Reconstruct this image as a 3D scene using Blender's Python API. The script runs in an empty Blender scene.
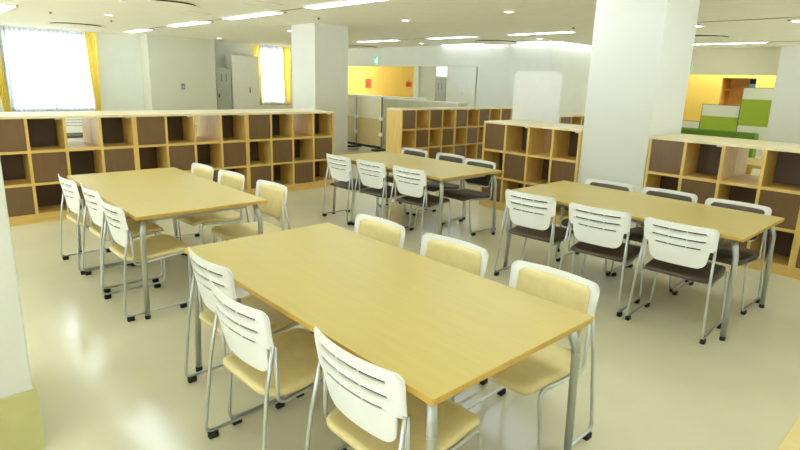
import bpy, math, random
from mathutils import Vector, Matrix
random.seed(7)
SC = bpy.context.scene
COL = SC.collection
PI = math.pi

# ------------------------------------------------------------------ materials
def lin(c):
    return tuple(((v/255)/12.92 if v/255 <= .04045 else ((v/255+.055)/1.055)**2.4) for v in c) + (1.0,)

def mat(name, rgb, rough=.5, metal=0., spec=.5, vary=0., scale=8., stretch=(1, 1, 1), bump=0., coat=0.):
    m = bpy.data.materials.new(name); m.use_nodes = True
    nt = m.node_tree; b = nt.nodes['Principled BSDF']
    b.inputs['Base Color'].default_value = lin(rgb)
    b.inputs['Roughness'].default_value = rough
    b.inputs['Metallic'].default_value = metal
    b.inputs['Specular IOR Level'].default_value = spec
    if coat: b.inputs['Coat Weight'].default_value = coat; b.inputs['Coat Roughness'].default_value = .08
    tc = nt.nodes.new('ShaderNodeTexCoord'); mp = nt.nodes.new('ShaderNodeMapping')
    mp.inputs['Scale'].default_value = stretch
    nz = nt.nodes.new('ShaderNodeTexNoise'); nz.inputs['Scale'].default_value = scale
    nz.inputs['Detail'].default_value = 5
    nt.links.new(tc.outputs['Object'], mp.inputs['Vector']); nt.links.new(mp.outputs[0], nz.inputs['Vector'])
    if vary:
        rp = nt.nodes.new('ShaderNodeValToRGB')
        rp.color_ramp.elements[0].position = .3; rp.color_ramp.elements[1].position = .7
        rp.color_ramp.elements[0].color = lin([max(0, v*(1-vary)) for v in rgb])
        rp.color_ramp.elements[1].color = lin([min(255, v*(1+vary)) for v in rgb])
        nt.links.new(nz.outputs['Fac'], rp.inputs['Fac']); nt.links.new(rp.outputs['Color'], b.inputs['Base Color'])
    if bump:
        bp = nt.nodes.new('ShaderNodeBump'); bp.inputs['Strength'].default_value = bump; bp.inputs['Distance'].default_value = .002
        nt.links.new(nz.outputs['Fac'], bp.inputs['Height']); nt.links.new(bp.outputs[0], b.inputs['Normal'])
    return m

def emit(name, rgb, s):
    m = bpy.data.materials.new(name); m.use_nodes = True
    b = m.node_tree.nodes['Principled BSDF']
    b.inputs['Base Color'].default_value = lin(rgb)
    b.inputs['Emission Color'].default_value = lin(rgb); b.inputs['Emission Strength'].default_value = s
    return m

M = {}
M['floor'] = mat('vinyl_floor', (212, 204, 172), .17, spec=.5, vary=.025, scale=1.3, bump=.02)
M['ceil'] = mat('ceiling_paint', (248, 246, 234), .9, spec=.2, vary=.01, scale=3)
M['wall'] = mat('white_wall', (236, 239, 234), .75, spec=.25, vary=.008, scale=2)
M['pillar'] = mat('pillar_paint', (222, 221, 212), .6, spec=.3, vary=.008, scale=2)
M['greywall'] = mat('grey_green_wall', (222, 222, 206), .75, spec=.25, vary=.008, scale=2)
M['bulk'] = mat('beige_bulkhead', (224, 218, 188), .75, spec=.25, vary=.008, scale=2)
M['yellow'] = mat('yellow_wall', (244, 204, 98), .75, spec=.25, vary=.012, scale=2)
M['skirt'] = mat('olive_skirting', (196, 190, 130), .5, vary=.03, scale=6)
M['beech'] = mat('beech_board', (218, 182, 102), .35, vary=.06, scale=5, stretch=(9, 9, .8))
M['beech_h'] = mat('beech_board_level', (218, 182, 102), .35, vary=.05, scale=5, stretch=(.8, 9, 9))
M['beech_top'] = mat('beech_top_sheen', (230, 214, 168), .3, spec=.6, vary=.02, scale=5, stretch=(.8, 9, 9))  # paler than the other beech: sheen on the tops put into the colour
M['table'] = mat('beech_table_top', (202, 179, 104), .32, vary=.012, scale=4, stretch=(1, 12, 12))
M['edge'] = mat('table_edge_band', (204, 164, 74), .4, vary=.04, scale=6, stretch=(2, 9, 9))
M['brown'] = mat('brown_panel', (116, 88, 58), .25, vary=.03, scale=6, stretch=(9, 9, .9))
M['dark'] = mat('dark_back_panel', (86, 67, 44), .45, vary=.03, scale=6, stretch=(9, 9, .9))
M['plastic'] = mat('white_plastic', (242, 242, 238), .35, vary=.006)
M['beigepad'] = mat('beige_vinyl', (226, 208, 148), .45, vary=.02, scale=20, bump=.05)
M['darkpad'] = mat('dark_vinyl', (86, 74, 62), .5, vary=.05, scale=30, bump=.08)
M['padback'] = mat('pad_back', (12, 12, 12), .7)
M['chrome'] = mat('silver_tube', (200, 202, 200), .28, metal=.85, vary=.02)
M['tableleg'] = mat('silver_leg', (188, 190, 184), .35, metal=.75, vary=.02)
M['black'] = mat('black_rubber', (28, 27, 26), .6, vary=.05)
M['lightframe'] = mat('light_housing', (238, 238, 232), .5, vary=.01)
M['tube'] = emit('troffer_glow', (222, 242, 255), 8.)
M['spot'] = emit('downlight_glow', (248, 248, 255), 9.)
M['cove'] = emit('added_cove_glow', (240, 246, 255), 12.)
M['slot'] = mat('dark_slot', (70, 62, 48), .7, vary=.05)
M['groove'] = mat('groove_shade', (150, 142, 104), .8, vary=.03)
M['steel'] = mat('grey_steel', (186, 188, 176), .45, vary=.02)
M['whitelam'] = mat('white_laminate', (236, 236, 228), .35, vary=.01)
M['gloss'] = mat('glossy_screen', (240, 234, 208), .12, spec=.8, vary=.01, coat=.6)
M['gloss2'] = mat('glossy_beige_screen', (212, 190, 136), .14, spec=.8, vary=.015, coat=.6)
M['green'] = mat('green_fabric', (158, 180, 56), .85, vary=.05, scale=40, bump=.1)
M['greend'] = mat('green_upholstery', (98, 132, 24), .8, vary=.06, scale=40, bump=.1)
M['creamband'] = mat('cream_screen_band', (222, 222, 204), .6, vary=.01)
M['bronze'] = mat('closet_brown', (214, 162, 82), .6, vary=.08, scale=3)
M['orange'] = mat('orange_paper', (226, 96, 30), .7, vary=.1, scale=12)
M['exit'] = emit('exit_green', (30, 170, 130), .9)
M['exitw'] = emit('exit_white', (225, 245, 238), .9)
M['blue'] = mat('blue_can', (120, 178, 222), .4, vary=.05)
M['curtain'] = mat('yellow_curtain', (244, 212, 60), .8, vary=.04, scale=10)
M['plate'] = mat('switch_plate', (120, 122, 116), .5, vary=.05)
M['handle'] = mat('dark_handle', (96, 92, 84), .4, vary=.05)
M['alu'] = mat('window_alu', (210, 214, 214), .4, metal=.3, vary=.02)

def sheer_mat():
    m = bpy.data.materials.new('sheer_fabric'); m.use_nodes = True
    nt = m.node_tree; nt.nodes.clear()
    out = nt.nodes.new('ShaderNodeOutputMaterial'); tr = nt.nodes.new('ShaderNodeBsdfTranslucent')
    df = nt.nodes.new('ShaderNodeBsdfDiffuse'); tp = nt.nodes.new('ShaderNodeBsdfTransparent')
    wv = nt.nodes.new('ShaderNodeTexNoise'); wv.inputs['Scale'].default_value = 30
    rp = nt.nodes.new('ShaderNodeValToRGB'); rp.color_ramp.elements[0].color = lin((178, 181, 183)); rp.color_ramp.elements[1].color = lin((200, 202, 202))
    nt.links.new(wv.outputs['Fac'], rp.inputs['Fac'])
    for s in (tr, df): nt.links.new(rp.outputs['Color'], s.inputs['Color'])
    a = nt.nodes.new('ShaderNodeMixShader'); a.inputs[0].default_value = .35
    b = nt.nodes.new('ShaderNodeMixShader'); b.inputs[0].default_value = .04
    nt.links.new(tr.outputs[0], a.inputs[1]); nt.links.new(df.outputs[0], a.inputs[2])
    nt.links.new(a.outputs[0], b.inputs[1]); nt.links.new(tp.outputs[0], b.inputs[2]); nt.links.new(b.outputs[0], out.inputs[0])
    return m
M['sheer'] = sheer_mat()
def drape_mat():
    m = bpy.data.materials.new('yellow_drape'); m.use_nodes = True
    nt = m.node_tree; nt.nodes.clear()
    out = nt.nodes.new('ShaderNodeOutputMaterial'); tr = nt.nodes.new('ShaderNodeBsdfTranslucent'); df = nt.nodes.new('ShaderNodeBsdfDiffuse')
    nz = nt.nodes.new('ShaderNodeTexNoise'); nz.inputs['Scale'].default_value = 12
    rp = nt.nodes.new('ShaderNodeValToRGB'); rp.color_ramp.elements[0].color = lin((248, 224, 110)); rp.color_ramp.elements[1].color = lin((252, 230, 116))
    nt.links.new(nz.outputs['Fac'], rp.inputs['Fac'])
    for q in (tr, df): nt.links.new(rp.outputs['Color'], q.inputs['Color'])
    a = nt.nodes.new('ShaderNodeMixShader'); a.inputs[0].default_value = .55
    nt.links.new(tr.outputs[0], a.inputs[1]); nt.links.new(df.outputs[0], a.inputs[2]); nt.links.new(a.outputs[0], out.inputs[0])
    return m
M['curtain'] = drape_mat()

def glass_mat():
    m = bpy.data.materials.new('window_glass'); m.use_nodes = True
    nt = m.node_tree; nt.nodes.clear()
    out = nt.nodes.new('ShaderNodeOutputMaterial'); tp = nt.nodes.new('ShaderNodeBsdfTransparent'); gl = nt.nodes.new('ShaderNodeBsdfGlossy')
    gl.inputs['Roughness'].default_value = .02
    mx = nt.nodes.new('ShaderNodeMixShader'); mx.inputs[0].default_value = .06
    nt.links.new(tp.outputs[0], mx.inputs[1]); nt.links.new(gl.outputs[0], mx.inputs[2]); nt.links.new(mx.outputs[0], out.inputs[0])
    return m
M['glass'] = glass_mat()

# ------------------------------------------------------------------ mesh helpers
class MB:
    def __init__(s): s.v = []; s.f = []; s.mi = []; s.sm = []
    def face(s, idx, mi=0, smooth=False): s.f.append(idx); s.mi.append(mi); s.sm.append(smooth)
    def box(s, a, b, mi=0):
        x0, y0, z0 = a; x1, y1, z1 = b; n = len(s.v)
        s.v += [(x0, y0, z0), (x1, y0, z0), (x1, y1, z0), (x0, y1, z0), (x0, y0, z1), (x1, y0, z1), (x1, y1, z1), (x0, y1, z1)]
        for q in ((0, 3, 2, 1), (4, 5, 6, 7), (0, 1, 5, 4), (1, 2, 6, 5), (2, 3, 7, 6), (3, 0, 4, 7)): s.face([n+i for i in q], mi)
        return s
    def prism(s, outline, z0, z1, mi=0, side_mi=None, smooth=False):
        n = len(s.v); k = len(outline)
        s.v += [(x, y, z0) for x, y in outline] + [(x, y, z1) for x, y in outline]
        s.face([n+i for i in range(k-1, -1, -1)], mi); s.face([n+k+i for i in range(k)], mi)
        for i in range(k): s.face([n+i, n+(i+1) % k, n+k+(i+1) % k, n+k+i], mi if side_mi is None else side_mi, smooth)
        return s
    def tube(s, pts, r, seg=10, closed=False, mi=0, r1=None):
        pts = [Vector(p) for p in pts]; N = len(pts); rings = []
        nrm = None
        for i, p in enumerate(pts):
            if closed: t = (pts[(i+1) % N]-pts[i-1]).normalized()
            else: t = (pts[min(i+1, N-1)]-pts[max(i-1, 0)]).normalized()
            if nrm is None:
                nrm = t.cross(Vector((0, 0, 1)) if abs(t.z) < .9 else Vector((1, 0, 0))).normalized()
            else: nrm = (nrm-t*nrm.dot(t)).normalized()
            bn = t.cross(nrm); rr = r if r1 is None else r+(r1-r)*i/(N-1)
            n0 = len(s.v)
            for j in range(seg):
                a = 2*PI*j/seg; s.v.append(tuple(p+nrm*(rr*math.cos(a))+bn*(rr*math.sin(a))))
            rings.append(n0)
        m = N if closed else N-1
        for i in range(m):
            a, b = rings[i], rings[(i+1) % N]
            for j in range(seg): s.face([a+j, a+(j+1) % seg, b+(j+1) % seg, b+j], mi, True)
        if not closed:
            s.face([rings[0]+j for j in range(seg-1, -1, -1)], mi); s.face([rings[-1]+j for j in range(seg)], mi)
        return s
    def disc_ring(s, c, r0, r1, z0, z1, seg=20, mi=0):   # cylinder wall+caps ring
        n = len(s.v)
        for r, z in ((r0, z0), (r1, z0), (r1, z1), (r0, z1)):
            s.v += [(c[0]+r*math.cos(2*PI*j/seg), c[1]+r*math.sin(2*PI*j/seg), z) for j in range(seg)]
        for k in range(4):
            a, b = n+k*seg, n+((k+1) % 4)*seg
            for j in range(seg): s.face([a+j, a+(j+1) % seg, b+(j+1) % seg, b+j], mi)
        return s
    def build(s, name, mats, parent=None, bevel=0., seg=2, solid=0.):
        me = bpy.data.meshes.new(name); me.from_pydata(s.v, [], s.f)
        if not isinstance(mats, (list, tuple)): mats = [mats]
        for m in mats: me.materials.append(m)
        me.polygons.foreach_set('material_index', s.mi); me.polygons.foreach_set('use_smooth', s.sm); me.update()
        o = bpy.data.objects.new(name, me); COL.objects.link(o)
        if parent: o.parent = parent
        if bevel:
            b = o.modifiers.new('bevel', 'BEVEL'); b.width = bevel; b.segments = seg; b.limit_method = 'ANGLE'; b.angle_limit = math.radians(40)
        return o

def fillet(pts, r, n=6):
    P = [Vector(p) for p in pts]; out = [P[0]]
    for i in range(1, len(P)-1):
        a, b, c = P[i-1], P[i], P[i+1]
        d1 = (a-b); d2 = (c-b); l = min(r, d1.length*.48, d2.length*.48)
        p1 = b+d1.normalized()*l; p2 = b+d2.normalized()*l
        for k in range(n+1):
            t = k/n; out.append(p1*(1-t)**2+b*2*t*(1-t)+p2*t*t)
    out.append(P[-1]); return out

def rrect(x0, y0, x1, y1, r, n=6):
    o = []
    for cx, cy, a in ((x1-r, y1-r, 0), (x0+r, y1-r, PI/2), (x0+r, y0+r, PI), (x1-r, y0+r, 1.5*PI)):
        for k in range(n+1): o.append((cx+r*math.cos(a+k*PI/2/n), cy+r*math.sin(a+k*PI/2/n)))
    return o

def tag(o, label, cat, group=None, kind=None):
    o['label'] = label; o['category'] = cat
    if group: o['group'] = group
    if kind: o['kind'] = kind
    return o
def empty(name, loc, rz=0):
    o = bpy.data.objects.new(name, None); o.empty_display_size = .1; COL.objects.link(o)
    o.location = loc; o.rotation_euler = (0, 0, rz); return o
def struct(name, mb, m, label=None, cat=None, **k):
    o = mb.build(name, m, **k); o['kind'] = 'structure'
    if label: o['label'] = label
    if cat: o['category'] = cat
    return o
def kids(o): return [c for c in bpy.data.objects if c.parent == o]
def copy_tree(o, parent=None):
    c = o.copy(); COL.objects.link(c); c.parent = parent
    for ch in kids(o): copy_tree(ch, c)
    return c

H = 2.7
# ------------------------------------------------------------------ room shell
struct('floor', MB().box((-20, -3.6, -.1), (4.6, 19, 0)), M['floor'], 'glossy beige vinyl floor', 'floor')
struct('ceiling', MB().box((-20, -3.6, H), (4.6, 19, H+.12)), M['ceil'], 'pale beige painted ceiling', 'ceiling')

WX = -18.5
W1 = (2.45, 4.6, .45, 2.55); W2 = (9.75, 11.1, .62, 2.55)
wm = MB()
def wall_x(mb, x0, x1, y0, y1, holes):
    ys = [y0]
    for (a, b, c, d) in holes:
        mb.box((x0, ys[-1], 0), (x1, a, H)); mb.box((x0, a, 0), (x1, b, c)); mb.box((x0, a, d), (x1, b, H)); ys.append(b)
    mb.box((x0, ys[-1], 0), (x1, y1, H))
wall_x(wm, WX-.2, WX, -3.6, 13.0, [(-2.6, -.1, .45, 2.55), W1, W2])
struct('wall_window', wm, M['wall'], 'white end wall with curtained windows', 'wall')
for i, (a, b, c, d) in enumerate([W1, W2, (-2.6, -.1, .45, 2.55)]):  # third window is out of view, added to let in more daylight
    f = MB()
    for (y0, y1, z0, z1) in ((a, a+.05, c, d), (b-.05, b, c, d), (a, b, c, c+.05), (a, b, d-.05, d), ((a+b)/2-.03, (a+b)/2+.03, c, d)):
        f.box((WX-.14, y0, z0), (WX-.08, y1, z1))
    o = struct('window_%d' % (i+1), f, M['alu'], ['wide window behind white sheer curtain', 'narrow window behind sheer curtain past the grey locker', 'added unseen window further along the end wall'][i], 'window')
    MB().box((WX-.115, a+.05, c+.05), (WX-.11, b-.05, d-.05)).build('pane', M['glass'], o)
    if i == 1: MB().box((WX-.2, a-.05, c-.03), (WX+.06, b+.05, c)).build('sill', M['beech_h'], o)
struct('wall_pier', MB().box((WX, 5.9, 0), (-17.8, 7.97, H)), M['greywall'], 'pale grey wall pier between the curtained windows', 'wall')
fw = MB(); xs = [-19.0]
for k in range(7):
    a = -17.6+k*3.1; b = a+1.9  # unseen windows behind the camera, added for fill daylight
    fw.box((xs[-1], -3.6, 0), (a, -3.45, H)).box((a, -3.6, 0), (b, -3.45, .7)).box((a, -3.6, 2.5), (b, -3.45, H)); xs.append(b)
    f = MB()
    for (x0, x1, z0, z1) in ((a, a+.05, .7, 2.5), (b-.05, b, .7, 2.5), (a, b, .7, .75), (a, b, 2.45, 2.5), ((a+b)/2-.03, (a+b)/2+.03, .7, 2.5)): f.box((x0, -3.56, z0), (x1, -3.5, z1))
    o = struct('window_%d' % (4+k), f, M['alu'])
    MB().box((a+.05, -3.535, .75), (b-.05, -3.53, 2.45)).build('pane', M['glass'], o)
fw.box((xs[-1], -3.6, 0), (4.6, -3.45, H))
struct('wall_front', fw, M['wall'])
rw = MB(); ys = [-3.6]
for k in range(3):
    a = 9.4+k*2.9; b = a+2.4  # more unseen windows, added to light the far walls and ceiling
    rw.box((4.45, ys[-1], 0), (4.6, a, H)).box((4.45, a, 0), (4.6, b, .5)).box((4.45, a, 2.6), (4.6, b, H)); ys.append(b)
    f = MB()
    for (y0, y1, z0, z1) in ((a, a+.05, .5, 2.6), (b-.05, b, .5, 2.6), (a, b, .5, .55), (a, b, 2.55, 2.6), ((a+b)/2-.03, (a+b)/2+.03, .5, 2.6)): f.box((4.5, y0, z0), (4.56, y1, z1))
    o = struct('window_%d' % (11+k), f, M['alu'])
    MB().box((4.53, a+.05, .55), (4.535, b-.05, 2.55)).build('pane', M['glass'], o)
rw.box((4.45, ys[-1], 0), (4.6, 19, H))
struct('wall_right', rw, M['wall'])
# core block with service opening
cb = MB()
cb.box((-10.82, 12.86, 0), (-8.35, 16.6, H)); cb.box((-18.6, 12.86, 2.075), (-10.82, 13.06, H))
struct('wall_core', cb, M['wall'], 'white wall block with an opening under a deep beam', 'wall')
struct('wall_left', MB().box((-20, 13.06, 0), (-19.7, 18.8, H)), M['greywall'])
struct('wall_nook_yellow', MB().box((-20, 14.5, 0), (-15.175, 14.62, H)), M['yellow'], 'yellow wall seen through the opening', 'wall')
struct('trim_1', MB().box((-15.175, 14.4, 0), (-14.93, 14.62, H)), M['whitelam'], 'white post ending the yellow wall', 'post')
struct('wall_nook_grey', MB().box((-14.93, 14.5, 0), (-10.8, 14.62, H)), M['greywall'], 'pale wall behind the white counters', 'wall')
# far bulkhead and yellow room
struct('wall_far', MB().box((-8.4, 16.4, 2.02), (-4.03, 16.6, H)).box((-8.4, 16.4, 0), (-7.4, 16.6, 2.02)), M['bulk'], 'beige bulkhead over the yellow room', 'wall')
struct('pillar_far', MB().box((-4.03, 16.1, 0), (-2.6, 16.8, H)), M['pillar'], 'white pillar at the edge of the yellow room', 'pillar')
struct('wall_far_right', MB().box((-2.6, 16.4, 0), (4.5, 16.6, H)), M['wall'])
yw = MB()
yw.box((-8.4, 17.6, 0), (-5.72, 17.75, H)); yw.box((-5.72, 17.6, 1.96), (-4.86, 17.75, H)); yw.box((-4.86, 17.6, 0), (-2.5, 17.75, H))
struct('wall_yellow', yw, M['yellow'], 'yellow wall with a brown closet recess', 'wall')
cl = MB()
cl.box((-5.8, 18.3, 0), (-4.78, 18.36, 2.02)).box((-5.8, 17.75, 0), (-5.72, 18.3, 2.02)).box((-4.86, 17.75, 0), (-4.78, 18.3, 2.02)).box((-5.8, 17.75, 1.96), (-4.78, 18.3, 2.02))
struct('wall_closet', cl, M['bronze'], 'brown lined closet recess in the yellow wall', 'closet')
struct('wall_end', MB().box((-20, 18.8, 0), (4.6, 19, H)), M['wall'])

def pillar(name, x0, x1, y0, y1, label, skirt=None):
    o = struct(name, MB().box((x0, y0, 0), (x1, y1, H)), M['pillar'], label, 'pillar', bevel=.006)
    if skirt:
        k = MB().box((x0-.012, y0-.012, 0), (x1+.012, y1+.012, skirt)).build('skirting', M['skirt'], o)
    return o
pillar('pillar_1', -3.18, -2.43, 5.645, 6.44, 'big square white pillar standing between the two near bookcases')
pillar('pillar_2', -11.0, -10.08, 6.69, 7.56, 'square white pillar behind the end of the long bookcase row')
pillar('pillar_3', -3.28, -2.535, -.45, .279, 'white pillar with olive skirting at the left picture edge', .283)

# ------------------------------------------------------------------ ceiling fittings
def troffer(x0, x1, y, label, w=.3):
    cx = (x0+x1)/2; t = empty('ceiling_light', (cx, y, H))
    hx = (x1-x0)/2; hw = w/2
    f = MB()
    f.box((-hx, -hw, -.022), (hx, -hw+.03, 0)).box((-hx, hw-.03, -.022), (hx, hw, 0)).box((-hx, -hw, -.022), (-hx+.03, hw, 0)).box((hx-.03, -hw, -.022), (hx, hw, 0))
    f.build('housing', M['lightframe'], t)
    MB().box((-hx+.03, -hw+.03, -.016), (hx-.03, hw-.03, -.003)).build('diffuser', M['tube'], t)
    tag(t, label, 'ceiling light', 'recessed strip lights')
rows = {5.2: [(-17.2, -15.5, 'strip light nearest the pale wall pier, above the long bookcase row'),
              (-13.95, -11.95, 'strip light second from the wall pier, above the long bookcase row'),
              (-11.0, -8.95, 'strip light third from the wall pier, just left of the square pillar'),
              (-8.0, -6.0, 'strip light at the top frame edge above the square pillar'),
              (-5.1, -3.1, ''), (-2.1, -.1, ''), (.8, 2.8, '')],
        1.8: [(-14.6, -12.5, 'strip light cut by the upper left picture corner'), (-10.4, -8.4, ''), (-7.3, -5.3, ''), (-4.3, -2.3, ''), (-1.3, .7, ''), (1.6, 3.6, '')],
        10.6: [(-13.6, -11.85, 'strip light just right of the square pillar, above the low screens'),
               (-10.65, -9.05, 'strip light above the white wall with the opening'),
               (-8.05, -6.42, 'strip light above the rounded white screen'),
               (-5.5, -3.9, 'short strip light end beside the big near pillar'), (-2.6, -.6, 'strip light end at the right picture edge')],
        14.7: [(-5.75, -3.98, 'long strip light in front of the beige bulkhead')],
        -1.6: [(-10, -8, ''), (-6.5, -4.5, ''), (-3.5, -1.5, ''), (0, 2, '')]}
for y, L in rows.items():
    for k, (a, b, s) in enumerate(L):
        troffer(a, b, y, s or 'ceiling strip light outside the picture, row %s' % ('near', 'mid')[k % 2])  # unlabelled strips are filled in out of view to bring up brightness
troffer(-18.2, -16.6, 13.5, 'added strip light hidden behind the deep beam, over the yellow wall', .14)  # extra strips out of view, added to brighten the rooms beyond the openings
troffer(-13.2, -11.6, 13.6, 'added strip light hidden behind the deep beam, over the grey door', .2)
troffer(-6.1, -4.3, 17.1, 'added strip light hidden behind the beige bulkhead', .6)
troffer(-7.9, -6.3, 17.1, 'added strip light hidden behind the beige bulkhead, deeper left')
troffer(-4.1, -2.8, 17.1, 'added strip light hidden behind the far white pillar', .4)

def downlight(x, y, label):
    t = empty('downlight', (x, y, H))
    MB().disc_ring((0, 0), .065, .09, -.012, 0).build('trim_ring', M['lightframe'], t)
    MB().prism([(.065*math.cos(a*PI/10), .065*math.sin(a*PI/10)) for a in range(20)], -.008, -.001).build('lamp', M['spot'], t)
    tag(t, label, 'downlight', 'round downlights')
for x, y, s in [(-12.62, 3.48, 'round downlight between the wide window and the strip lights'),
                (-16.9, 7.73, 'round downlight by the corner of the pale wall pier'),
                (-12.27, 7.43, 'round downlight beside the top of the square pillar'),
                (-8.0, 7.33, 'round downlight alone right of the square pillar'),
                (-5.63, 7.36, 'brightest round downlight over the rounded white screen area'),
                (-12.23, 11.88, 'round downlight above the beam of the opening'),
                (-8.07, 11.83, 'round downlight near the white wall corner')]:
    downlight(x, y, s)

def diffuser(cx, cy, label):
    t = empty('air_diffuser', (cx, cy, H))
    circ = lambda r, n=40: [(r*math.cos(2*PI*k/n), r*math.sin(2*PI*k/n)) for k in range(n)]
    MB().prism(circ(.55), -.03, 0, smooth=True).build('throat', M['slot'], t)
    MB().prism(circ(.6), -.038, -.03, smooth=True).build('round_cover', M['ceil'], t, bevel=.004)
    MB().disc_ring((0, 0), .555, .66, -.004, 0, 40).build('trim_ring', M['ceil'], t)
    tag(t, label, 'air diffuser', 'round ceiling air diffusers')
diffuser(-16.15, 3.68, 'round ceiling air diffuser near the wide window')
diffuser(-9.76, 3.48, 'round ceiling air diffuser at the top frame edge')
diffuser(-15.55, 12.2, 'round ceiling air diffuser before the beam over the yellow wall')
diffuser(-9.72, 12.2, 'round ceiling air diffuser before the white wall corner')
diffuser(-4.8, 12.96, 'round ceiling air diffuser beside the big near pillar')
gr = MB()  # flat dark strips; the shade of the ceiling gaps is in their colour
for (a, b, y, w) in ((-15.45, -14.0, 5.2, .03), (-11.9, -11.05, 5.2, .03), (-8.9, -8.05, 5.2, .03), (-11.8, -10.7, 10.6, .03), (-3.85, 3.6, 10.16, .035), (-3.95, 3.6, 14.7, .035)):
    gr.box((a, y-w/2*1.4, H-.006), (b, y+w/2*1.4, H-.0005))
struct('trim_2', gr, M['groove'], 'thin dark strips painted as shadow grooves in the ceiling', 'ceiling groove')
def hatch(x, y, s, label):
    t = empty('access_hatch', (x, y, H))
    f = MB(); w = .012
    f.box((-s, -s, -.006), (s, -s+w, 0)).box((-s, s-w, -.006), (s, s, 0)).box((-s, -s, -.006), (-s+w, s, 0)).box((s-w, -s, -.006), (s, s, 0)).build('rim', M['bulk'], t)
    MB().box((-s+w, -s+w, -.004), (s-w, s-w, 0)).build('cover', M['ceil'], t)
    tag(t, label, 'access hatch', 'ceiling access hatches')
hatch(-10.7, 4.45, .23, 'square ceiling hatch between the strip lights')
hatch(-8.3, 4.55, .23, 'square ceiling hatch by the top frame edge')
for x, y, s in ((-14.0, 3.9, 'small round sprinkler head near the left downlight'), (-9.2, 6.2, 'small round sprinkler head before the square pillar'), (-6.0, 9.9, 'small round sprinkler head above the rounded screen'), (-13.3, 2.6, 'small round sprinkler head by the corner strip light')):
    o = MB().prism([(.022*math.cos(a*PI/6), .022*math.sin(a*PI/6)) for a in range(12)], -.03, 0).build('sprinkler', M['handle'])
    o.location = (x, y, H); tag(o, s, 'sprinkler', 'sprinkler heads')

def added_slot_lamp(a, b, label):  # lamps added to put a glow on the top of the core wall
    t = empty('added_cove_lamp', (a[0], a[1], H)); d = (b[0]-a[0], b[1]-a[1])
    MB().box((0, 0, -.012), (d[0], d[1], -.003)).build('diffuser', M['cove'], t)
    MB().box((-.01, -.01, -.003), (d[0]+.01, d[1]+.01, 0)).build('channel', M['lightframe'], t)
    tag(t, label, 'ceiling light', 'added slim cove lamps')
added_slot_lamp((-12.2, 12.73), (-8.3, 12.74), 'added slim lamp slot washing the white wall left of the corner')
added_slot_lamp((-8.23, 12.86), (-8.22, 15.6), 'added slim lamp slot washing the white wall right of the corner')

# ------------------------------------------------------------------ curtains, wall bits
def curtain(name, x, pts, z0, z1, m, label, cat, amp=.035, per=.11, group=None, thick=.004):
    mb = MB(); (ya, yb, yc, yd) = pts  # top span, bottom span
    n = max(8, int((yb-ya)/.018)); rows_ = 14
    for side in (0, 1):
        for r in range(rows_+1):
            t = r/rows_; z = z1+(z0-z1)*t
            a = ya+(yc-ya)*t**1.4; b = yb+(yd-yb)*t**1.4
            for i in range(n+1):
                u = i/n; y = a+(b-a)*u
                ph = (yb-ya)*u/per*2*PI
                mb.v.append((x+amp*math.sin(ph)*(.7+.3*t)+.3*amp*math.sin(ph*.37+1)+side*thick, y, z))
    W = n+1; off = (rows_+1)*W
    for r in range(rows_):
        for i in range(n):
            q = [r*W+i, r*W+i+1, (r+1)*W+i+1, (r+1)*W+i]
            mb.face(q, 0, True)
            if thick: mb.face([off+j for j in reversed(q)], 0, True)
    if not thick: mb.v = mb.v[:off]
    o = mb.build(name, m); tag(o, label, cat, group); return o
curtain('sheer_curtain', WX+.1, (2.33, 4.52, 2.33, 4.6), .12, 2.66, M['sheer'], 'wide white sheer curtain glowing over the large window', 'curtain', group='sheer curtains', thick=0)
curtain('sheer_curtain', WX+.1, (9.85, 10.9, 9.8, 10.9), .64, 2.66, M['sheer'], 'narrow white sheer curtain past the grey locker', 'curtain', group='sheer curtains', thick=0)
curtain('drape', WX+.2, (4.36, 4.66, 4.5, 4.6), .12, 2.67, M['curtain'], 'yellow drape gathered at the right end of the wide window', 'curtain', .04, .075, 'yellow drapes', thick=0)
curtain('drape', WX+.2, (2.0, 2.3, 2.3, 2.42), .12, 2.67, M['curtain'], 'yellow drape at the left picture edge beside the wide window', 'curtain', .04, .075, 'yellow drapes', thick=0)
curtain('drape', WX+.2, (9.6, 9.86, 9.72, 9.86), .64, 2.67, M['curtain'], 'yellow drape at the left of the narrow window', 'curtain', .04, .075, 'yellow drapes', thick=0)
curtain('drape', WX+.2, (10.75, 11.1, 10.82, 11.06), .64, 2.67, M['curtain'], 'yellow drape at the right of the narrow window', 'curtain', .04, .075, 'yellow drapes', thick=0)

sp = empty('switch_plate', (-17.8, 6.88, 1.205))
MB().box((0, -.05, -.09), (.02, .05, .09)).build('plate', M['plate'], sp, bevel=.004)
MB().box((.02, -.025, -.05), (.026, .025, .04)).build('display', M['steel'], sp)
tag(sp, 'small grey control plate on the pale wall pier', 'switch')

# grey locker and tall white cupboard near the narrow window
def locker(loc, rz, w, d, h, m, name, label, slots=True):
    t = empty(name, loc, rz)
    MB().box((0, .015, 0), (w, d, h)).build('body', m, t, bevel=.004)
    dr = MB().box((.015, 0, .04), (w-.015, .014, h-.02)).build('door', m, t, bevel=.003)
    if slots:
        for x in (.33, .64): MB().box((w*x, -.006, h-.42), (w*x+.02, 0, h-.18)).build('vent_slot', M['handle'], dr)
        MB().box((w*.12, -.03, h*.48), (w*.12+.03, 0, h*.48+.12)).build('handle', M['handle'], dr)
    else:
        MB().box((w*.62, -.012, 1.02), (w*.62+.035, 0, 1.2)).build('handle', M['handle'], dr)
    return tag(t, label, 'cabinet')
locker((-17.95, 8.05, 0), PI/2, .52, .5, 1.815, M['steel'], 'steel_locker', 'grey steel locker with two slots beside the tall white cupboard')
locker((-17.9, 8.6, 0), PI/2, .97, .5, 2.255, M['whitelam'], 'tall_cupboard', 'tall white cupboard with dark pull next to the grey locker', False)

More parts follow.
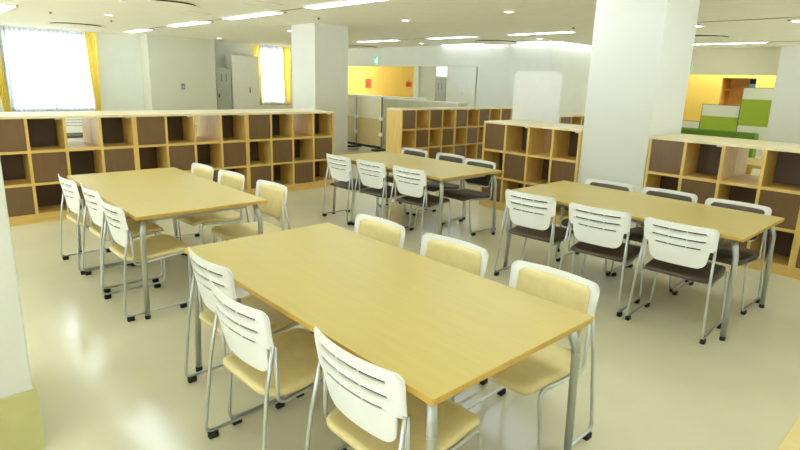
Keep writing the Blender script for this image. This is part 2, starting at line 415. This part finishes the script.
# things in the nook behind the opening
locker((-14.1, 14.44, 0), 0, .52, .05, 1.755, M['steel'], 'nook_locker', 'grey locker door seen through the opening left of the white sliding door')
tr = MB().box((-14.08, 14.47, 1.8), (-13.56, 14.5, 2.3)).build('transom_light', emit('transom_glow', (205, 236, 238), .9)); tag(tr, 'pale lit transom pane above the grey locker in the opening', 'window')
sd = empty('sliding_door', (-13.5, 14.40, 0))
MB().box((0, 0, .02), (1.32, .05, 2.25)).build('leaf', M['whitelam'], sd, bevel=.003)
MB().box((.76, -.012, 1.2), (.765, 0, 1.30)).build('handle', M['handle'], sd)
tag(sd, 'white sliding door with dark pull seen through the opening', 'door')
def deco(x, z, w, h, label):
    t = empty('paper_decoration', (x, 14.49, z))
    MB().prism(rrect(-w/2, -.006, w/2, 0, .002, 2), 0, h).build('sheet', M['orange'], t)
    MB().box((-w*.28, -.012, h*.2), (w*.1, -.006, h*.75)).build('cutout', mat('deep_orange_paper', (206, 70, 26), .7, vary=.1), t)
    MB().tube([(0, -.004, h), (0, -.004, h+.08)], .008, 6).build('hanger', M['handle'], t)
    tag(t, label, 'decoration')
deco(-17.95, 1.27, .38, .36, 'larger orange paper decoration on the yellow wall')
deco(-15.52, 1.385, .3, .2, 'smaller orange paper square near the white post')

def counter(x0, x1, y0, y1, h, label):
    t = empty('low_counter', (x0, y0, 0)); w = x1-x0; d = y1-y0
    MB().box((0, .03, .06), (w, d-.03, h-.035)).build('body', M['creamband'], t, bevel=.004)
    MB().box((-.02, 0, h-.035), (w+.02, d, h)).build('top', M['whitelam'], t, bevel=.004)
    MB().box((.03, .06, 0), (w-.03, d-.06, .06)).build('plinth', M['steel'], t)
    tag(t, label, 'counter')
counter(-13.6, -10.40, 10.0, 10.35, 1.165, 'long white counter under the yellow wall, behind the glossy screens')
counter(-11.0, -8.35, 9.3, 9.65, 1.15, 'low white counter just behind the far checkered bookcase')

def exit_sign(loc, w, h, label):
    t = empty('exit_sign', loc)
    MB().box((-w/2, -.04, 0), (w/2, 0, h)).build('housing', M['lightframe'], t, bevel=.004)
    MB().box((-w/2+.01, -.046, .015), (w/2-.01, -.04, h-.015)).build('face', M['exit'], t)
    r = MB()   # running figure and doorway
    s = h/.25
    r.tube([(-.045*s, -.048, .20*s), (-.046*s, -.048, .202*s)], .016*s, 8)
    for a, b in (((-.045, .18), (-.03, .11)), ((-.03, .11), (.01, .09)), ((.01, .09), (.0, .04)), ((-.03, .11), (-.06, .075)), ((-.06, .075), (-.09, .08)), ((-.04, .165), (0, .14)), ((-.04, .165), (-.08, .15))):
        r.tube([(a[0]*s, -.048, a[1]*s), (b[0]*s, -.048, b[1]*s)], .010*s, 6)
    r.box((.03*s, -.05, .03*s), (.085*s, -.046, .22*s))
    r.build('pictogram', M['exitw'], t)
    tag(t, label, 'exit sign', 'green exit signs')
exit_sign((-15.46, 12.86, 2.14), .25, .25, 'green and white exit sign on the beam over the yellow wall')
exit_sign((-6.27, 16.4, 2.09), .25, .25, 'green exit sign half hidden by the big near pillar')

# glossy joined screens
def screen(x0, label):
    t = empty('divider_screen', (x0, 8.05, 0)); w = .875
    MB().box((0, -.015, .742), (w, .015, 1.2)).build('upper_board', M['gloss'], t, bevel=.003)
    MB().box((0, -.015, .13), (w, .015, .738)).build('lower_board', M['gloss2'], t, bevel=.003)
    MB().box((0, -.02, 1.2), (w, .02, 1.225)).build('top_rail', M['whitelam'], t)
    MB().box((w, -.012, .05), (w+.02, .012, 1.225)).build('post', M['handle'], t)
    for z in (.36, .71): MB().box((w-.05, -.035, z), (w+.07, -.016, z+.075)).build('clip', M['plastic'], t, bevel=.006)
    MB().box((w-.16, -.16, .02), (w+.18*0+.012, .16, .06)).build('foot', M['black'], t, bevel=.008)
    MB().box((.03, -.02, .07), (w-.03, .02, .12)).build('bottom_rail', M['black'], t)
    tag(t, label, 'screen', 'joined glossy screens')
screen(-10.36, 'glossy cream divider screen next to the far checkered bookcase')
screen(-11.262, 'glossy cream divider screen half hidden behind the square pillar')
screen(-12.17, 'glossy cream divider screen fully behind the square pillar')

# rounded white screen
rs = empty('rounded_screen', (-5.38, 7.95, 0))
b = MB(); b.prism(rrect(-.46, .12, .46, 1.815, .09, 8), -.02, .02, smooth=False)
b.v = [(x, -z, y) for x, y, z in b.v]; b.build('board', M['plastic'], rs, bevel=.006)
for s in (-1, 1):
    MB().box((s*.36-.03, -.38, .0), (s*.36+.03, .05, .04)).build('foot', M['steel'], rs, bevel=.008)
    MB().box((s*.36-.02, -.02, .04), (s*.36+.02, .02, .13)).build('upright', M['steel'], rs)
tag(rs, 'white free-standing screen with rounded corners behind the near bookcase', 'screen')

# ------------------------------------------------------------------ bookcases
UW, UH, T, PL = 1.387, 1.1156, .026, .072
def bookcase(name, d, double, see, back='dark', front_start=0):
    t = empty(name, (0, 0, 0))
    halves = ((0, d/2-.002), (d/2+.002, d)) if double else ((0, d),)
    def bx(n, a, b, m, **k):
        mb = MB()
        for (y0, y1) in halves: mb.box((a[0], y0+a[1], a[2]), (b[0], y1-b[1], b[2]))
        return mb.build(n, m, t, **k)
    zt = UH-T; rh = (zt-PL)/3; cw = (UW-T)/4
    bx('top_board', (0, 0, zt), (UW, 0, UH), M['beech_top'], bevel=.0015)
    bx('plinth', (0, .004, 0), (UW, .004, PL-.001), M['beech_h'])
    for x in (0, UW-T): bx('side_board', (x, 0, PL), (x+T, 0, zt), M['beech'], bevel=.001)
    for k in (1, 2, 3): bx('upright_board', (k*cw, .001, PL), (k*cw+T, .001, zt), M['beech'])
    for k in (0, 1, 2):
        z = PL+k*rh
        bx('shelf_board', (T, .0015, z-(T/2 if k else 0)), (UW-T, .0015, z+(T/2 if k else T)), M['beech_h'])
    for c in range(4):
        for r in range(3):   # r=0 top row
            x0, x1 = c*cw+T+.001, (c+1)*cw-.001
            z1 = zt-r*rh-(T/2 if r else 0)-.001; z0 = zt-(r+1)*rh+(T/2 if r < 2 else T)+.001
            if (c, r) in see: continue
            if (c+r) % 2 == front_start:
                MB().box((x0, .008, z0), (x1, .022, z1)).build('front_panel', M['brown'], t)
                if double: MB().box((x0, d/2-.016, z0), (x1, d/2-.004, z1)).build('back_panel', M[back], t)
            else:
                yb = (d/2 if double else d)
                MB().box((x0, yb-.018, z0), (x1, yb-.004, z1)).build('back_panel', M[back], t)
                if double: MB().box((x0, d-.022, z0), (x1, d-.008, z1)).build('front_panel', M['brown'], t)
    for c in (1, 3):
        if (c, 0) not in see:
            MB().box(((c+1)*cw-.06, .03, zt-.016), ((c+1)*cw-.002, .075, zt-.001)).build('bracket', M['chrome'], t)
    return t
bk = bookcase('cube_bookcase', .74, True, {(2, 0)})
bks = bookcase('cube_bookcase', .40, False, set(), 'beech')
first = {}
def place_bk(p, x, y, rz, label, group):
    o = p if p.name not in first else copy_tree(p)
    first[p.name] = 1
    o.location = (x, y, 0); o.rotation_euler = (0, 0, rz); tag(o, label, 'bookcase', group)
G = 'cube bookcases'
place_bk(bk, -6.736, 4.796-UW, PI/2, 'right-hand unit of the long bookcase row, ending before the square pillar', G)
place_bk(bk, -6.736, 4.796-2*UW, PI/2, 'centre unit of the long bookcase row behind the left rear table', G)
place_bk(bk, -6.736, 4.796-3*UW, PI/2, 'left-hand unit of the long bookcase row, partly behind the corner pillar', G)
place_bk(bk, -4.57, 5.617, 0, 'brown-panelled bookcase just left of the big near pillar', G)
place_bk(bk, -2.42, 5.632, 0, 'brown-panelled bookcase just right of the big near pillar', G)
place_bk(bk, -2.42+UW, 5.632, 0, 'bookcase at the right picture edge, last in its row', G)
place_bk(bks, -7.1, 6.484, PI/2, 'far checkered bookcase with its wooden end board showing', 'far bookcases')
place_bk(bks, -7.1, 6.484+UW, PI/2, 'far checkered bookcase running behind the rounded white screen', 'far bookcases')
place_bk(bks, -7.1, 6.484+2*UW, PI/2, 'last far checkered bookcase, almost hidden by the rounded white screen', 'far bookcases')
place_bk(bks, -4.95, 8.03, PI/2, 'bookcase sliver between the rounded screen and the big pillar', 'far bookcases')

# ------------------------------------------------------------------ tables
TL, TW, TH = 1.82, .908, .70
def make_table():
    t = empty('work_table', (0, 0, 0))
    tp = MB().prism(rrect(-TL/2, -TW/2, TL/2, TW/2, .006, 2), TH-.023, TH, 0, 1)
    tp.build('table_top', [M['table'], M['edge']], t, bevel=.002)
    f = MB(); zx, zy = TL/2-.13, TW/2-.12
    for s in (-1, 1):
        f.box((-zx, s*zy-.012, TH-.07), (zx, s*zy+.012, TH-.024)); f.box((s*zx-.012, -zy+.012, TH-.069), (s*zx+.012, zy-.012, TH-.025))
    f.build('apron_frame', M['tableleg'], t)
    for sx in (-1, 1):
        for sy in (-1, 1):
            a = Vector((sx*(TL/2-.072), sy*(TW/2-.068), TH-.0235)); b_ = Vector((sx*(TL/2-.04), sy*(TW/2-.042), TH-.135)); c = Vector((sx*(TL/2-.03), sy*(TW/2-.03), .022))
            l = MB().tube(fillet([a, b_, c], .016, 3), .0195, 14, r1=.0165).build('leg', M['tableleg'], t)
            MB().tube([b_+Vector((0, 0, -.02)), b_+Vector((0, 0, -.026))], .0203, 14).build('collar', M['steel'], l)
            MB().tube([(c.x, c.y, 0), (c.x, c.y, .026)], .018, 12).build('foot_cap', M['black'], l)
    return t
tb = make_table()
TABLES = [(-1.862, 1.476, 'largest nearest beech table in the middle foreground'), (-4.479, 1.49, 'beech table before the long bookcase row with beige-seat chairs'),
          (-4.404, 4.186, 'beech table at the centre back with dark-seat chairs, beside the low bookcase'), (-1.864, 4.218, 'beech table at the right with dark-seat chairs before the big pillar'),
          (-.225+.9, 1.474, 'beech table corner cut by the bottom right picture corner')]
for i, (x, y, s) in enumerate(TABLES):
    o = tb if i == 0 else copy_tree(tb)
    o.location = (x, y, 0); tag(o, s, 'table', 'beech work tables')

# ------------------------------------------------------------------ chairs
def back_profile():
    # rows (z, halfwidth, lean y) top -> bottom
    zt, zb = .752, .468
    def hw(z):
        if z > .592:
            w = .231-.006*(zt-z)/.16
            k = z-(zt-.036)
            if k > 0: w -= .036-math.sqrt(max(0, .036**2-k*k))
            k = .606-z
            if k > 0: w -= (.014-math.sqrt(max(0, .014**2-k*k)))
            return w
        w = .192-.022*(.592-z)/.124
        k = (zb+.05)-z
        if k > 0: w -= .05-math.sqrt(max(0, .05**2-k*k))
        return w
    return hw, zt, zb
HW, ZT, ZB = back_profile()
def back_y(x, z):
    return -.024+.052*((.752-z)/.284)**1.3 + .75*x*x     # concave towards the sitter, leaning back at the top
def make_back_shell():
    slots = [.706, .653, .602]; sh = .0085
    zs = {ZT, ZB}
    for k in range(1, 9): zs.add(ZT-.036+.036*math.sin(k*PI/16)); zs.add(ZB+.05*(1-math.cos(k*PI/16)))
    zs |= {.5915, .592, .5945, .61, .72, .68, .63, .55, .57, .53}
    zs = {z for z in zs}
    for s in slots: zs |= {s-sh/2, s+sh/2}
    zs = sorted(zs, reverse=True)
    brk = [-.165, -.058, -.053, .053, .058, .165]
    # columns as absolute x inside +-.16, remaining scaled to the outline
    cols = sorted(set(brk + [-.11, 0, .11, -.14, .14, -.03, .03, -.085, .085]))
    mb = MB(); th = .0045
    grid = []
    for side in (0, 1):
        for z in zs:
            w = max(HW(z), .04); row = []
            k = min(1., (w-.004)/.170)
            xs = [-w, -w+(w-.166*k)*.5]+[c*k for c in cols]+[w-(w-.166*k)*.5, w]
            for x in xs:
                zz = z-.010*(1-(x/.22)**2)*0
                row.append(len(mb.v)); mb.v.append((x, back_y(x, z)+(th if side else 0), zz))
            grid.append(row)
    R = len(zs); W = len(grid[0])
    def hole(r, c):
        z = (zs[r]+zs[r+1])/2
        if not any(abs(z-s) < sh/2 for s in slots): return False
        c -= 2
        if c < 0 or c >= len(cols)-1: return False
        x = (cols[c]+cols[c+1])/2
        lim = .165 if z > .69 else (.14 if z < .62 else .165)
        return -lim < x < -.058 or -.053 < x < .053 or .058 < x < lim
    for r in range(R-1):
        for c in range(W-1):
            if hole(r, c):
                continue
            q = [grid[r][c], grid[r][c+1], grid[r+1][c+1], grid[r+1][c]]
            mb.face(q[::-1], 0, True); mb.face([R_ for R_ in [grid[R+r][c], grid[R+r][c+1], grid[R+r+1][c+1], grid[R+r+1][c]]], 0, True)
            for dr, dc, e in ((-1, 0, (0, 1)), (1, 0, (3, 2)), (0, -1, (0, 3)), (0, 1, (1, 2))):
                rr, cc = r+dr, c+dc
                if rr < 0 or rr >= R-1 or cc < 0 or cc >= W-1 or hole(rr, cc):
                    pos = [(r, c), (r, c+1), (r+1, c+1), (r+1, c)]
                    a, b2 = pos[e[0]], pos[e[1]]
                    f = [grid[a[0]][a[1]], grid[b2[0]][b2[1]], grid[R+b2[0]][b2[1]], grid[R+a[0]][a[1]]]
                    mb.face(f if (dr, dc) in ((1, 0), (0, -1)) else f[::-1], 0, False)
    return mb
def pad_from_outline(hwf, z0, z1, y_off, th, n=16):
    # cushion in front of the shell, rounded corners, front face bulged
    mb = MB(); W = 13; rows_ = []
    zs = [z1-(z1-z0)*k/n for k in range(n+1)]
    for side in (0, 1):
        for z in zs:
            w = hwf(z); row = []
            for i in range(W):
                u = -1+2*i/(W-1); x = w*u
                e = min(1., (1-abs(u))*w/.014, (z1-z)/.014, (z-z0)/.014)
                e = math.sqrt(max(0, 1-(1-max(0, e))**2))
                y = back_y(x, z)+y_off+(th*(.35+.65*e) if side else 0)
                row.append(len(mb.v)); mb.v.append((x, y, z))
            rows_.append(row)
    R = n+1
    for r in range(n):
        for c in range(W-1):
            mb.face([rows_[r+1][c], rows_[r+1][c+1], rows_[r][c+1], rows_[r][c]], 1, True)
            mb.face([rows_[R+r][c], rows_[R+r][c+1], rows_[R+r+1][c+1], rows_[R+r+1][c]], 0, True)
        for c, s in ((0, 1), (W-1, -1)):
            f = [rows_[r][c], rows_[R+r][c], rows_[R+r+1][c], rows_[r+1][c]]
            mb.face(f[::s], 0, True)
    for r, s in ((0, -1), (n, 1)):
        for c in range(W-1):
            f = [rows_[r][c], rows_[R+r][c], rows_[R+r][c+1], rows_[r][c+1]]
            mb.face(f[::s], 0, True)
    return mb
def pad_hw(z):
    z1, z0 = .724, .488
    w = .186 if z > .6 else .186-.016*(.6-z)/.11
    for k, r in ((z-(z1-.02), .02), ((z0+.03)-z, .03)):
        if k > 0: w -= r-math.sqrt(max(0, r*r-min(k, r)**2))
    return w
def seat_mesh():
    # plan: rounded rectangle, waterfall front, dished rear
    mb = MB(); nx, ny = 14, 14; g = []
    y0, y1 = .012, .462
    def half(y):
        w = .205+.012*math.sin(PI*(y-y0)/(y1-y0))
        r0, r1 = .085, .05
        if y < y0+r0: w -= r0-math.sqrt(max(0, r0*r0-(y0+r0-y)**2))
        if y > y1-r1: w -= r1-math.sqrt(max(0, r1*r1-(y-y1+r1)**2))
        return w
    ys = [y0+(y1-y0)*(1-math.cos(PI*k/ny))/2 for k in range(ny+1)]
    for side in (0, 1):
        for y in ys:
            w = half(y); row = []
            for i in range(nx+1):
                u = -math.cos(PI*i/nx); x = w*u
                e = min(1., (1-abs(u))*w/.02, (y-y0)/.02, (y1-y)/.02); e = math.sqrt(max(0, 1-(1-max(0, e))**2))
                z = .398+.034*(y-y0)/(y1-y0)-.012*(1-(x/.22)**2)*math.sin(PI*min(1, (y-y0)/.4))
                if y > .37: z -= .03*((y-.37)/.095)**2
                if y < .12: z += .012*((.12-y)/.085)**2
                row.append(len(mb.v)); mb.v.append((x, y, z-.028 if side == 0 else z-.016+.016*e))
            g.append(row)
    R = ny+1
    for r in range(ny):
        for c in range(nx):
            mb.face([g[r+1][c], g[r+1][c+1], g[r][c+1], g[r][c]], 1, True)
            mb.face([g[R+r][c], g[R+r][c+1], g[R+r+1][c+1], g[R+r+1][c]], 0, True)
        for c, s in ((0, 1), (nx, -1)): mb.face([g[r][c], g[R+r][c], g[R+r+1][c], g[r+1][c]][::s], 0, True)
    for r, s in ((0, -1), (ny, 1)):
        for c in range(nx): mb.face([g[r][c], g[R+r][c], g[R+r][c+1], g[r][c+1]][::s], 0, True)
    return mb
def make_chair(name, pad):
    t = empty(name, (0, 0, 0))
    bs = make_back_shell().build('backrest', M['plastic'], t)
    pad_from_outline(pad_hw, .488, .724, .0055, .02).build('back_cushion', [M[pad], M['padback']], bs)
    seat_mesh().build('seat', [M[pad], M['padback']], t)
    for s in (-1, 1):
        yb = back_y(.22, .60)+.003
        pts = [(s*.219, yb, .607), (s*.226, .0, .40), (s*.243, -.035, .036), (s*.243, .40, .036), (s*.219, .415, .393), (s*.216, .058, .360), (s*.213, yb+.014, .60)]
        P = fillet(pts, .04, 6)
        fr = MB().tube(P, .008, 10).build('side_frame', M['chrome'], t)
        for y in (0., .345): MB().box((s*.243-.014, y-.022, 0), (s*.243+.014, y+.022, .03)).build('floor_glide', M['black'], fr, bevel=.005)
    for y, z in ((.11, .364), (.385, .388)): MB().tube([(-.216, y, z), (.216, y, z)], .0075, 8).build('crossbar', M['chrome'], t)
    return t
ch = {'beige': make_chair('stacking_chair', 'beigepad'), 'dark': make_chair('stacking_chair', 'darkpad')}
used = set()
def chair(kind, x, y, facing, label, group, dr=0.):
    o = ch[kind] if kind not in used else copy_tree(ch[kind])
    used.add(kind); o.location = (x, y, 0); o.rotation_euler = (0, 0, (0 if facing > 0 else PI)+math.radians(dr))
    tag(o, label, 'chair', group)
ORD = ['left end', 'middle', 'right end']
def side(kind, tname, near, spots, face, group):
    for (x, y, dr), o in zip(spots, ORD):
        chair(kind, x, y, face, '%s-seat white chair, %s of the %s side of the %s' % (kind, o, 'near' if near else 'far', tname), group, dr)
side('beige', 'big nearest table', True, [(-2.41, .985, 1.5), (-1.898, .875, 2), (-1.265, .965, 1)], 1, 'chairs at the nearest table')
side('beige', 'big nearest table', False, [(-2.475, 2.12, 1), (-1.89, 2.15, 3), (-1.275, 2.156, 1)], -1, 'chairs at the nearest table')
side('beige', 'table before the long bookcases', True, [(-5.0, .945, 3), (-4.48, .985, 1), (-3.87, .965, 1)], 1, 'chairs at the table by the long bookcases')
side('beige', 'table before the long bookcases', False, [(-5.04, 2.10, 2), (-4.525, 2.14, 3), (-3.89, 2.18, 2)], -1, 'chairs at the table by the long bookcases')
side('dark', 'centre back table', True, [(-5.0, 3.60, 0), (-4.47, 3.635, 2), (-3.91, 3.67, 3)], 1, 'chairs at the centre back table')
side('dark', 'centre back table', False, [(-4.99, 4.81, 2), (-4.40, 4.84, 0), (-3.87, 4.745, 0)], -1, 'chairs at the centre back table')
side('dark', 'right table', True, [(-2.44, 3.61, 4), (-1.845, 3.60, 5), (-1.29, 3.62, 3)], 1, 'chairs at the right table')
side('dark', 'right table', False, [(-2.33, 4.715, 1), (-1.815, 4.76, 2), (-1.28, 4.725, 1)], -1, 'chairs at the right table')

# reading corner seen through the open cell of the long row
o = copy_tree(tb); o.location = (-12.9, 2.75, 0); o.rotation_euler = (0, 0, PI/2); tag(o, 'table glimpsed through the open cell of the long bookcase row', 'table', 'beech work tables')
chair('dark', -11.6, 2.45, 1, 'dark-seat white chair glimpsed through the open cell of the long row', 'chairs beyond the long bookcases', 85)
chair('dark', -11.55, 3.05, 1, 'dark-seat white chair mostly hidden beyond the long bookcase row', 'chairs beyond the long bookcases', 92)

# ------------------------------------------------------------------ green lounge behind the right bookcase
so = empty('bench_sofa', (-2.86, 8.7, 0))
MB().box((-.56, 0, .12), (.56, .2, 1.03)).build('backrest', M['greend'], so, bevel=.03, seg=3)
MB().box((-.56, -.55, .28), (.56, -.005, .46)).build('seat', M['greend'], so, bevel=.03, seg=3)
MB().box((-.54, -.5, .1), (.54, .0, .28)).build('base', M['black'], so)
for x in (-.48, .48):
    for y in (-.42, .14): MB().box((x-.025, y-.025, 0), (x+.025, y+.025, .12)).build('leg', M['steel'], so)
tag(so, 'dark green bench sofa just behind the right bookcase', 'sofa')
wt = empty('side_table', (-1.82, 7.55, 0))
MB().box((-.3, -.4, .74), (.3, .4, .775)).build('table_top', M['beech_h'], wt, bevel=.003)
for y in (-.34, .26): MB().box((-.28, y, 0), (-.22, y+.08, .74)).build('leg', M['beech'], wt); MB().box((.22, y, 0), (.28, y+.08, .74)).build('leg', M['beech'], wt)
tag(wt, 'small wooden table glimpsed through the open cell of the right bookcase', 'table')

def gscreen(x0, x1, y, h, bands, label):
    t = empty('fabric_screen', (x0, y, 0)); w = x1-x0
    for (z0, z1, m) in bands: MB().box((.012, -.02, z0), (w-.012, .02, z1)).build('fabric_board' if m == 'green' else 'cream_board', M[m], t)
    f = MB(); f.box((0, -.025, .05), (.012, .025, h+.012)).box((w-.012, -.025, .05), (w, .025, h+.012)).box((.012, -.025, h), (w-.012, .025, h+.012))
    f.build('edge_rail', M['handle'], t)
    for x in (.06, w-.1): MB().box((x, -.2, 0), (x+.04, .2, .05)).build('foot', M['steel'], t)
    tag(t, label, 'screen', 'green fabric screens')
gscreen(-5.93, -4.96, 17.0, 1.21, [(.62, .9, 'green'), (.9, 1.21, 'creamband'), (.05, .62, 'green')], 'lower green fabric screen with cream top band, left of the tall one')
gscreen(-4.95, -4.1, 16.95, 1.695, [(.7, 1.4, 'green'), (1.4, 1.695, 'creamband'), (.05, .7, 'creamband')], 'tall green fabric screen with cream top band')
gscreen(-7.0, -5.94, 17.02, .72, [(.52, .72, 'creamband'), (.05, .52, 'green')], 'lowest screen with cream top against the yellow wall')
sh = empty('wall_shelf', (-4.95, 18.12, 1.62))
MB().box((-.75, -.16, 0), (.09, .17, .025)).build('board', M['bronze'], sh)
MB().box((-.3, .0, -.12), (-.27, .17, 0)).build('bracket', M['bronze'], sh)
tag(sh, 'brown shelf inside the closet recess', 'shelf')
cn = empty('tin', (-4.78, 17.2, 0))
cn.location = (-5.03, 18.1, 1.645)
MB().box((-.1, -.08, 0), (.1, .08, .17)).build('tin_body', M['blue'], cn, bevel=.01)
MB().box((-.105, -.085, .17), (.105, .085, .30)).build('tin_lid', M['black'], cn, bevel=.01)
tag(cn, 'blue box with black top in the closet recess', 'box')

# ------------------------------------------------------------------ camera
th, p, r, hh, f = -.8185, .2351, .0321, 1.5785, 548.2384
E1 = Vector((math.cos(th), math.sin(th))); E2 = Vector((-math.sin(th), math.cos(th)))
def w2r(v): return Vector((v[0]*E1.x+v[1]*E1.y, v[0]*E2.x+v[1]*E2.y, v[2]))
fwd = w2r((0, math.cos(p), -math.sin(p))); up = w2r((0, math.sin(p), math.cos(p))); rt = w2r((1, 0, 0))
R = rt*math.cos(r)+up*math.sin(r); U = -rt*math.sin(r)+up*math.cos(r)
cam = bpy.data.cameras.new('camera'); co = bpy.data.objects.new('camera', cam); COL.objects.link(co)
m3 = Matrix((R, U, -fwd)).transposed()
co.matrix_world = Matrix.Translation((0, 0, hh)) @ m3.to_4x4()
cam.sensor_width = 36; cam.lens = f/800*36
cam.shift_x = (400-405.4054)/800; cam.shift_y = (212.8462-225)/800
cam.clip_start = .02; cam.clip_end = 200
SC.camera = co

# ------------------------------------------------------------------ daylight
w = bpy.data.worlds.new('sky'); SC.world = w; w.use_nodes = True
nt = w.node_tree; bg = nt.nodes['Background']
# overcast sky above; brighter half below the horizon added to light the ceiling
tc = nt.nodes.new('ShaderNodeTexCoord'); sx = nt.nodes.new('ShaderNodeSeparateXYZ'); mr = nt.nodes.new('ShaderNodeMapRange')
mr.inputs['From Min'].default_value = -.06; mr.inputs['From Max'].default_value = .06
cr = nt.nodes.new('ShaderNodeMix'); cr.data_type = 'RGBA'
cr.inputs['A'].default_value = (8.6, 9.5, 10.2, 1); cr.inputs['B'].default_value = (1.8, 2.0, 2.2, 1)
nt.links.new(tc.outputs['Generated'], sx.inputs[0]); nt.links.new(sx.outputs['Z'], mr.inputs['Value'])
nt.links.new(mr.outputs[0], cr.inputs['Factor']); nt.links.new(cr.outputs['Result'], bg.inputs['Color']); bg.inputs['Strength'].default_value = 1.0

SC.view_settings.view_transform = 'Standard'; SC.view_settings.look = 'None'
SC.view_settings.gamma = 1; SC.view_settings.use_curve_mapping = False
SC.view_settings.exposure = 0.5
SC.cycles.diffuse_bounces = 8; SC.cycles.max_bounces = 14
